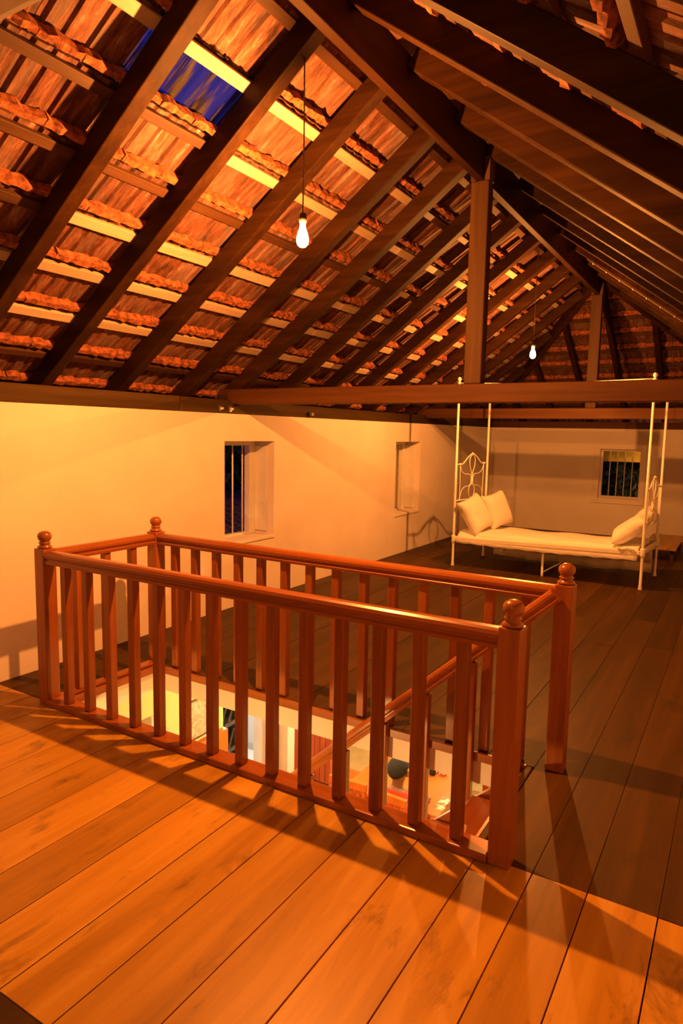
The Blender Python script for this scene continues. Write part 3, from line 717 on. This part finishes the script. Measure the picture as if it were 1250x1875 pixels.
def foliage(name, c, rx, ry, rz, nl, sz, label, cat='shrub'):
    r = tag(empty(name, (c[0], c[1], c[2]-rz)), label, cat)
    mb = MB()
    for _ in range(nl):
        p = Vector((random.gauss(0, .45)*rx, random.gauss(0, .45)*ry, random.gauss(0, .45)*rz))+Vector(c)
        d = Vector((random.uniform(-1, 1), random.uniform(-1, 1), random.uniform(-.8, .4))).normalized(); s_ = d.cross(Vector((random.random(), random.random(), 1))).normalized()
        l = sz*random.uniform(.6, 1.3); q = s_*l*.22; nn = d.cross(s_)*l*.06
        mb.add([p, p+d*l*.5+q+nn, p+d*l, p+d*l*.5-q+nn], [(0, 1, 2), (0, 2, 3)])
    f = build(mb, 'foliage', M['leaf'], r); f['kind'] = 'stuff'
    build(MB().tube([(c[0], c[1], c[2]-rz*1.5), (c[0]+.05, c[1], c[2]-rz*.5), (c[0], c[1], c[2]+rz*.4)], [.05, .04, .02], 7), 'stem', M['carved'], r, True)
foliage('palm_shrub', (-8.7, 10.6, 1.5), .25, 1.7, .9, 2600, .5, 'dark green leaves seen past the bars of the left window')
foliage('garden_bush', (-2.4, 13.4, .6), 1.3, .45, .8, 3200, .22, 'dark glossy bush outside the back window')
tag(build(MB().box(-10.9, -10.7, 3, 22, -3, 8.4), 'sky_blocking_wall', M['carved'], None, at=(-10.8, 10, -3)), 'added dark wall blocking the sky behind the leaves outside the left window', 'wall')  # added and raised high to keep blue sky light off the annexe
tag(build(MB().box(-6, 3, 14.6, 14.8, -3, 7.5), 'sky_blocking_back_wall', M['carved'], None, at=(-2, 14.7, -3)), 'added dark wall blocking the sky behind the bush outside the back window', 'wall')  # added and made tall to block sky light beyond the back window
build(MB().box(-4.5, 1.0, 12.3, 12.36, 1.20, 1.60), 'eave_board', M['eave'], roofs['B'])

# invented lamps, out of view, to light what shows through the windows
def added_eave_lamp(x, y, z, label, d):
    r = tag(empty('added_eave_lamp', (x, y, z)), label, 'lamp', 'added lamps under the eaves outside')
    build(MB().lathe([(.05, .03), (.055, .02), (.03, .06), (.012, .10)], (x, y, z), 14), 'lamp_cap', M['black'], r, True)
    build(MB().lathe([(.004, -.05), (.03, -.04), (.038, -.01), (.03, .02), (.02, .03)], (x, y, z), 14), 'lamp_globe', M['bulb_glow'], r, True)
    build(MB().tube([(x, y, z+.09), (x+d[0]*.5, y+d[1]*.5, z+.10), (x+d[0], y+d[1], z+.06)], .008, 6), 'lamp_arm', M['black'], r, True)
    ld = bpy.data.lights.new('added_eave_light', 'POINT'); ld.energy = 22; ld.color = (1, .52, .16); ld.shadow_soft_size = .03
    lo = bpy.data.objects.new('added_eave_light', ld); COL.objects.link(lo); lo.parent = r
added_eave_lamp(-4.42, 7.0, 1.45, 'added unseen lamp under the eave outside the left wall', (.15, 0))
added_eave_lamp(-.9, 12.08, 1.45, 'added unseen lamp under the eave outside the back wall', (0, -.15))

# ================================================================== STOREY BELOW
def lw(*bx, name, mat): return struct(build(MB().box(*bx), name, mat))
low_floor = lw(-8.0, XR+.3, YN, 9.0, LOW-.1, LOW, name='floor_lower', mat=M['cream_floor'])
build(MB().box(-5.9, -4.835, 4.6, 6.77, LOW+.0, LOW+.004), 'white_floor_tiles', M['white_tile'], low_floor)
struct(wall_with_holes('X', -3.95, -.25, YN, 4.50, LOW, -.171, [(3.1, 3.68, LOW, -.70)], 'wall_lower_left', M['yellow_plaster']))
lw(-8.0, XR+.3, 7.9, 8.1, LOW, -.171, name='wall_lower_back', mat=M['yellow_plaster'])
lw(-4.83, -4.72, 6.05, 7.89, LOW, -.171, name='wall_lower_partition', mat=M['plaster'])
lw(-4.033, -3.715, 5.20, 5.32, LOW, -.171, name='wall_lower_stub', mat=M['plaster'])
wl_ = lw(-8.0, -4.835, 6.78, 6.9, LOW, -.171, name='wall_lower_white', mat=M['white_plaster'])
build(MB().box(-5.9, -4.835, 6.765, 6.779, LOW+.005, LOW+.10), 'skirting', M['grey'], wl_)
lw(-8.2, -8.0, 3.0, 9.0, LOW, -.171, name='wall_lower_far_left', mat=M['plaster'])
lw(-8.2, -4.21, YN, 2.9, LOW, -.171, name='wall_lower_side', mat=M['plaster'])
lw(XR, XR+.3, YN, 9.0, LOW, -.171, name='wall_lower_right', mat=M['yellow_plaster'])
lw(-3.94, XR, YN-.2, YN, LOW, -.171, name='wall_lower_front', mat=M['yellow_plaster'])
lw(-8.2, -4.21, 2.9, 9.0, -.30, -.172, name='ceiling_lower', mat=M['plaster'])
# door frame in the lower left wall
d1 = struct(empty('door_1', (-3.95, 3.4, LOW)), 'dark doorway under the left fascia of the stairwell')
build(MB().box(-4.20, -3.93, 3.62, 3.68, LOW, -.70), 'door_jamb', M['plaster'], d1); build(MB().box(-4.20, -3.93, 3.1, 3.16, LOW, -.70), 'door_jamb', M['plaster'], d1)
build(MB().box(-4.10, -3.99, 3.16, 3.62, -.92, -.88), 'door_rail', M['plaster'], d1)
build(MB().box(-4.24, -4.22, 3.05, 3.72, LOW, -.66), 'door_leaf', M['carved'], d1)
# strip pilaster and framed picture on the lower left wall
pl_ = struct(build(MB().box(-3.949, -3.90, 3.735, 3.80, LOW, -.86), 'trim_4', M['plaster'], bevel=.004), 'narrow pale pilaster strip beside the picture below')
pic = tag(empty('framed_picture', (-3.945, 4.15, -1.09)), 'reddish line drawing in a thin dark frame on the yellow wall below', 'picture')
build(MB().box(-3.948, -3.938, 4.05, 4.265, -1.08, -.74), 'print', M['picture'], pic)
for bx in ((-3.948, -3.925, 4.265, 4.275, -1.09, -.73), (-3.948, -3.925, 4.04, 4.05, -1.09, -.73), (-3.948, -3.925, 4.05, 4.265, -1.09, -1.08), (-3.948, -3.925, 4.05, 4.265, -.74, -.73)):
    build(MB().box(*bx), 'frame_bar', M['carved'], pic)
# high-backed settle below the picture
se = tag(empty('settle', (-3.75, 4.2, LOW)), 'orange wooden high-backed settle below the framed picture', 'bench')
build(MB().box(-3.945, -3.885, 3.75, 4.50, LOW+.451, -1.12), 'backrest', M['table'], se, bevel=.01)
build(MB().box(-3.88, -3.45, 3.75, 4.50, LOW+.40, LOW+.45), 'seat', M['table'], se, bevel=.01)
build(MB().box(-4.05, -3.93, 4.505, 4.56, LOW, -1.19), 'end_panel', M['red_door'], se, bevel=.02)
build(MB().box(-3.93, -3.45, 3.70, 3.749, LOW, LOW+.8), 'end_panel', M['red_door'], se, bevel=.02)
# carved shelf unit in the white room
cs = tag(empty('carved_shelf', (-5.75, 6.3, LOW)), 'dark carved open shelf unit standing in the white room below', 'shelf')
X0, X1, Y0, Y1 = -5.95, -5.52, 5.75, 6.62
for bx in ((X0, X1, Y0, Y0+.05), (X0, X1, Y1-.05, Y1)): build(MB().box(*bx, LOW+.004, LOW+2.0), 'side_panel', M['carved'], cs, bevel=.006)
build(MB().box(X0, X0+.02, Y0+.051, Y1-.051, LOW+.05, LOW+2.0), 'back_panel', M['carved'], cs)
for k in range(6):
    z = LOW+.08+k*.36
    build(MB().box(X0+.021, X1, Y0+.051, Y1-.051, z, z+.04), 'shelf_board', M['carved'], cs, bevel=.006)
    for q in range(5):
        y = Y0+.14+q*.145
        build(MB().bar((X1-.02, y-.05, z+.041), (X1-.02, y+.05, z+.30), .02, .02), 'lattice_bar', M['carved'], cs)
build(MB().box(X0, X1+.02, Y0-.02, Y1+.02, LOW+2.001, LOW+2.09), 'top_board', M['red_door'], cs, bevel=.01)
# red cupboard
wr = tag(empty('red_cupboard', (-4.3, 6.5, LOW)), 'tall red plank cupboard on pale feet beside the partition below', 'cupboard')
a0, a1, yy = -4.62, -3.97, 6.48
build(MB().box(a0, a1, yy, yy+.40, LOW+.06, LOW+2.2), 'carcass', M['red_door'], wr, bevel=.006)
nb = 8
for k in range(nb):
    xa = a0+.01+k*(a1-a0-.02)/nb
    build(MB().box(xa+.003, xa+(a1-a0-.02)/nb-.003, yy-.022, yy-.001, LOW+.08, LOW+2.18), 'door_plank', M['red_door'], wr, bevel=.003)
for xx in (a0+.02, (a0+a1)/2-.02, a1-.06): build(MB().lathe([(.018, 0), (.028, .02), (.022, .058)], (xx+.02, yy+.03, LOW+.001), 10), 'foot', M['enamel'], wr, True)
dl = struct(build(MB().box(-3.846, -3.818, 5.13, 5.199, LOW, -.6), 'door_2', M['carved'], bevel=.004), 'edge of a dark open door against the pale stub wall below')
# dining table
tb_ = tag(empty('dining_table', (-2.72, 6.4, LOW)), 'large orange wooden dining table in the room below', 'table')
tx0, tx1, ty0, ty1 = -3.22, -2.20, 5.50, 7.3
build(MB().box(tx0, tx1, ty0, ty1, LOW+.71, LOW+.75), 'tabletop', M['table'], tb_, bevel=.008)
for xx in (tx0+.06, tx1-.13):
    for y_ in (ty0+.06, ty1-.13): build(MB().box(xx, xx+.07, y_, y_+.07, LOW+.001, LOW+.709), 'leg', M['table'], tb_, bevel=.005)
build(MB().box(tx0+.08, tx1-.08, ty0+.09, ty0+.11, LOW+.62, LOW+.709), 'apron', M['table'], tb_)
def chair(x, y, rz, label):
    r = tag(empty('dining_chair', (x, y, LOW)), label, 'chair', 'slat-back dining chairs below')
    def b(nm, *bx): 
        me = MB().box(*bx).mesh(nm); o = bpy.data.objects.new(nm, me); COL.objects.link(o); o.parent = r; me.materials.append(M['table'])
        md = o.modifiers.new('bevel', 'BEVEL'); md.width = .005; md.segments = 2
    for sx in (-.185, .145):
        b('leg', sx, sx+.04, -.20, -.16, .001, 1.0); b('leg', sx, sx+.04, .16, .20, .001, .44)
    b('seat', -.19, .19, -.21, .21, .441, .475); b('top_rail', -.195, .195, -.205, -.165, 1.001, 1.075); b('lower_rail', -.149, .149, -.195, -.17, .56, .60)
    for k in range(4): b('slat', -.125+k*.07, -.085+k*.07, -.19, -.175, .601, 1.0)
    r.rotation_euler = (0, 0, rz); return r
chair(-2.97, 5.30, R(4), 'slat-back wooden chair standing empty left of the seated person')
chair(-2.52, 5.28, R(-3), 'slat-back wooden chair the person in red sits on')
chair(-3.45, 6.1, R(-88), 'wooden chair tucked in at the left side of the dining table')
# person seated with the back to the stairs
def person(x, y):
    r = tag(empty('person', (x, y, LOW)), 'person with short black hair in a red shirt seated at the table below', 'person')
    J = {'pel': (0, -.02, .55), 'sp': (0, -.04, .72), 'ch': (0, -.03, .90), 'nk': (0, -.005, 1.04), 'hd0': (0, .02, 1.10), 'hd1': (0, .035, 1.17), 'hd2': (0, .03, 1.25)}
    E_ = [('pel', 'sp'), ('sp', 'ch'), ('ch', 'nk'), ('nk', 'hd0'), ('hd0', 'hd1'), ('hd1', 'hd2')]
    Rr = {'pel': .145, 'sp': .13, 'ch': .145, 'nk': .052, 'hd0': .055, 'hd1': .085, 'hd2': .078}
    for s, t in ((-1, 'l'), (1, 'r')):
        J.update({t+'sh': (s*.17, -.02, .96), t+'el': (s*.23, .10, .76), t+'wr': (s*.16, .30, .78), t+'pm': (s*.13, .36, .78), t+'hip': (s*.10, .02, .54), t+'kn': (s*.12, .40, .52), t+'an': (s*.12, .40, .10), t+'to': (s*.12, .55, .04)})
        Rr.update({t+'sh': .062, t+'el': .042, t+'wr': .028, t+'pm': .032, t+'hip': .09, t+'kn': .062, t+'an': .042, t+'to': .038})
        E_ += [('ch', t+'sh'), (t+'sh', t+'el'), (t+'el', t+'wr'), (t+'wr', t+'pm'), ('pel', t+'hip'), (t+'hip', t+'kn'), (t+'kn', t+'an'), (t+'an', t+'to')]
        for q, (dx, dy, l) in enumerate(((-.028, .0, .062), (-.010, 0, .074), (.010, 0, .070), (.028, 0, .055))):
            a_, b_2 = '%sf%da' % (t, q), '%sf%db' % (t, q)
            J[a_] = (s*.13+dx, .39+l*.45, .782); J[b_2] = (s*.13+dx, .39+l, .770); Rr[a_] = Rr[b_2] = .0085; E_ += [(t+'pm', a_), (a_, b_2)]
        J[t+'th'] = (s*.13-s*.045, .38, .778); Rr[t+'th'] = .010; E_.append((t+'pm', t+'th'))
    ks = list(J); me = bpy.data.meshes.new('body'); me.from_pydata([J[k] for k in ks], [(ks.index(a), ks.index(b)) for a, b in E_], []); me.update()
    o = bpy.data.objects.new('body', me); COL.objects.link(o); o.parent = r
    o.modifiers.new('skin', 'SKIN'); 
    for i, k in enumerate(ks):
        sv = me.skin_vertices[0].data[i]; sv.radius = (Rr[k], Rr[k]*(.78 if k in ('ch', 'sp') else 1)); sv.use_root = (k == 'pel')
    sd = o.modifiers.new('subd', 'SUBSURF'); sd.levels = 2; sd.render_levels = 2
    m, nt, b = nmat('seated_person'); tc = nt.nodes.new('ShaderNodeTexCoord'); sp = nt.nodes.new('ShaderNodeSeparateXYZ'); nt.links.new(tc.outputs['Object'], sp.inputs[0])
    nt.links.new(ramp(nt, sp.outputs['Z'], [(0, (.05, .05, .07)), (.60, (.05, .05, .07)), (.61, (.75, .06, .03)), (1.0, (.75, .06, .03))]), b.inputs['Base Color']); b.inputs['Roughness'].default_value = .85
    r1 = [n for n in nt.nodes if n.bl_idname == 'ShaderNodeValToRGB'][0]; r1.color_ramp.interpolation = 'CONSTANT'
    gt = nt.nodes.new('ShaderNodeMath'); gt.operation = 'GREATER_THAN'; nt.links.new(sp.outputs['Z'], gt.inputs[0]); gt.inputs[1].default_value = 1.035
    gy = nt.nodes.new('ShaderNodeMath'); gy.operation = 'GREATER_THAN'; nt.links.new(sp.outputs['Y'], gy.inputs[0]); gy.inputs[1].default_value = .17
    gz = nt.nodes.new('ShaderNodeMath'); gz.operation = 'GREATER_THAN'; nt.links.new(sp.outputs['Z'], gz.inputs[0]); gz.inputs[1].default_value = .70
    ml = nt.nodes.new('ShaderNodeMath'); ml.operation = 'MULTIPLY'; nt.links.new(gy.outputs[0], ml.inputs[0]); nt.links.new(gz.outputs[0], ml.inputs[1])
    mxx = nt.nodes.new('ShaderNodeMath'); mxx.operation = 'MAXIMUM'; nt.links.new(gt.outputs[0], mxx.inputs[0]); nt.links.new(ml.outputs[0], mxx.inputs[1])
    base = b.inputs['Base Color'].links[0].from_socket
    nt.links.new(mix(nt, base, (.30, .15, .09), mxx.outputs[0]), b.inputs['Base Color']); me.materials.append(m)
    hm = MB(); vs = []; kk, nn_ = 18, 10
    for i in range(nn_+1):
        th = i/nn_*R(118)
        for j in range(kk):
            a = 2*math.pi*j/kk; back = max(0, -math.sin(a)); t2 = th*(.62+.38*back)
            rr = .100*math.sin(t2); vs.append((rr*math.cos(a)*.92, .022+rr*math.sin(a)*1.08, 1.215+.105*math.cos(t2)))
    hm.add(vs, [(i*kk+j, i*kk+(j+1) % kk, (i+1)*kk+(j+1) % kk, (i+1)*kk+j) for i in range(nn_) for j in range(kk)])
    me2 = hm.mesh('hair'); h_ = bpy.data.objects.new('hair', me2); COL.objects.link(h_); h_.parent = r; me2.materials.append(M['hair'])
    so = h_.modifiers.new('thick', 'SOLIDIFY'); so.thickness = .012
    for p in me2.polygons: p.use_smooth = True
    for s in (-1, 1):
        ear = MB().lathe([(.004, -.03), (.014, -.02), (.018, 0), (.016, .018), (.004, .03)], (s*.086, .03, 1.185), 8).mesh('ear'); ear.materials.append(M['skin'])
        eo = bpy.data.objects.new('ear', ear); COL.objects.link(eo); eo.parent = r
    return r
person(-2.53, 5.29)
# small things on the table
def cup(x, y, label, mat):
    r = tag(empty('cup', (x, y, LOW+.751)), label, 'cup')
    build(MB().lathe([(.025, 0), (.035, .005), (.040, .08), (.036, .08), (.030, .012), (.004, .010)], (x, y, LOW+.751), 14), 'cup_body', mat, r, True)
    build(MB().tube(catmull([(x+.038, y, LOW+.82), (x+.062, y, LOW+.81), (x+.060, y, LOW+.78), (x+.036, y, LOW+.77)], 4), .005, 6), 'handle', mat, r, True)
cup(-2.56, 6.20, 'dark cup near the middle of the dining table', M['black']); cup(-2.46, 6.27, 'white cup beside the dark one on the dining table', M['enamel'])
nk = MB(); vs = []
for i in range(9):
    for j in range(5): vs.append((-2.30+.10*j/4, 5.62+.24*i/8, LOW+.753+.01*math.sin(i*1.3)*math.sin(j)))
nk.add(vs, [(i*5+j, i*5+j+1, (i+1)*5+j+1, (i+1)*5+j) for i in range(8) for j in range(4)])
m_, nt_, b_ = nmat('floral_print'); vo = nt_.nodes.new('ShaderNodeTexVoronoi'); vo.inputs['Scale'].default_value = 28; nt_.links.new(coords(nt_, rand=False), vo.inputs['Vector'])
sp_ = nt_.nodes.new('ShaderNodeSeparateColor'); nt_.links.new(vo.outputs['Color'], sp_.inputs[0])
nt_.links.new(ramp(nt_, sp_.outputs[0], [(0, (.02, .02, .02)), (.3, (.85, .8, .5)), (.55, (.2, .4, .06)), (.8, (.7, .1, .04))]), b_.inputs['Base Color'])
nko = build(nk, 'floral_napkin', m_, None, True, at=(-2.25, 5.74, LOW+.751)); so = nko.modifiers.new('thick', 'SOLIDIFY'); so.thickness = .004; so.offset = 1
tag(nko, 'small floral napkin at the right edge of the dining table', 'napkin')
# floor-length white curtain with a scalloped hem against the far wall
cu = MB(); vs = []; nn_ = 60
for i in range(nn_+1):
    x = -3.0+.95*i/nn_
    zb = LOW+.012+.05*abs(math.sin(i*math.pi/6))
    for z in (-.45, -1.3, -2.2, zb): vs.append((x, 7.62+.022*math.sin(i*1.05), z))
cu.add(vs, [(i*4+j, (i+1)*4+j, (i+1)*4+j+1, i*4+j+1) for i in range(nn_) for j in range(3)])
cuo = build(cu, 'curtain', M['white_plaster'], None, True, at=(-2.5, 7.62, LOW)); so = cuo.modifiers.new('thick', 'SOLIDIFY'); so.thickness = .004
tag(cuo, 'white floor-length curtain with a scalloped hem beyond the dining table', 'curtain')
# unseen lamps added to light the lower rooms and the well fascia
def added_room_lamp(x, y, z, label, power, col, axis='X'):
    r = tag(empty('added_ceiling_lamp', (x, y, z)), label, 'lamp', 'added ceiling lamps of the lower rooms')
    build(MB().lathe([(.06, .02), (.075, .0), (.03, .06), (.03, .10)], (x, y, z+.04), 16), 'lamp_base', M['enamel'], r, True)
    build(MB().lathe([(.004, -.06), (.05, -.045), (.07, 0), (.05, .035), (.02, .045)], (x, y, z), 16), 'lamp_globe', M['white_glow'], r, True)
    ld = bpy.data.lights.new('added_lamp_light', 'POINT'); ld.energy = power; ld.color = col; ld.shadow_soft_size = .05
    lo = bpy.data.objects.new('added_lamp_light', ld); COL.objects.link(lo); lo.parent = r
added_room_lamp(-2.2, 1.5, -.50, 'added unseen lamp on the ceiling below, on the near side of the stairs', DOWN_W*.95, (1, .48, .13))
added_room_lamp(-2.6, 4.75, -.40, 'added unseen lamp on the ceiling of the dining room below', DOWN_W*.60, (1, .60, .23))
added_room_lamp(-2.3, 7.0, -.40, 'added unseen lamp near the curtain in the dining room below', DOWN_W*.75, (1, .75, .42))
added_room_lamp(-5.3, 5.9, -.42, 'added unseen white lamp on the ceiling of the white room below', DOWN_W*.8, (1, .94, .82))
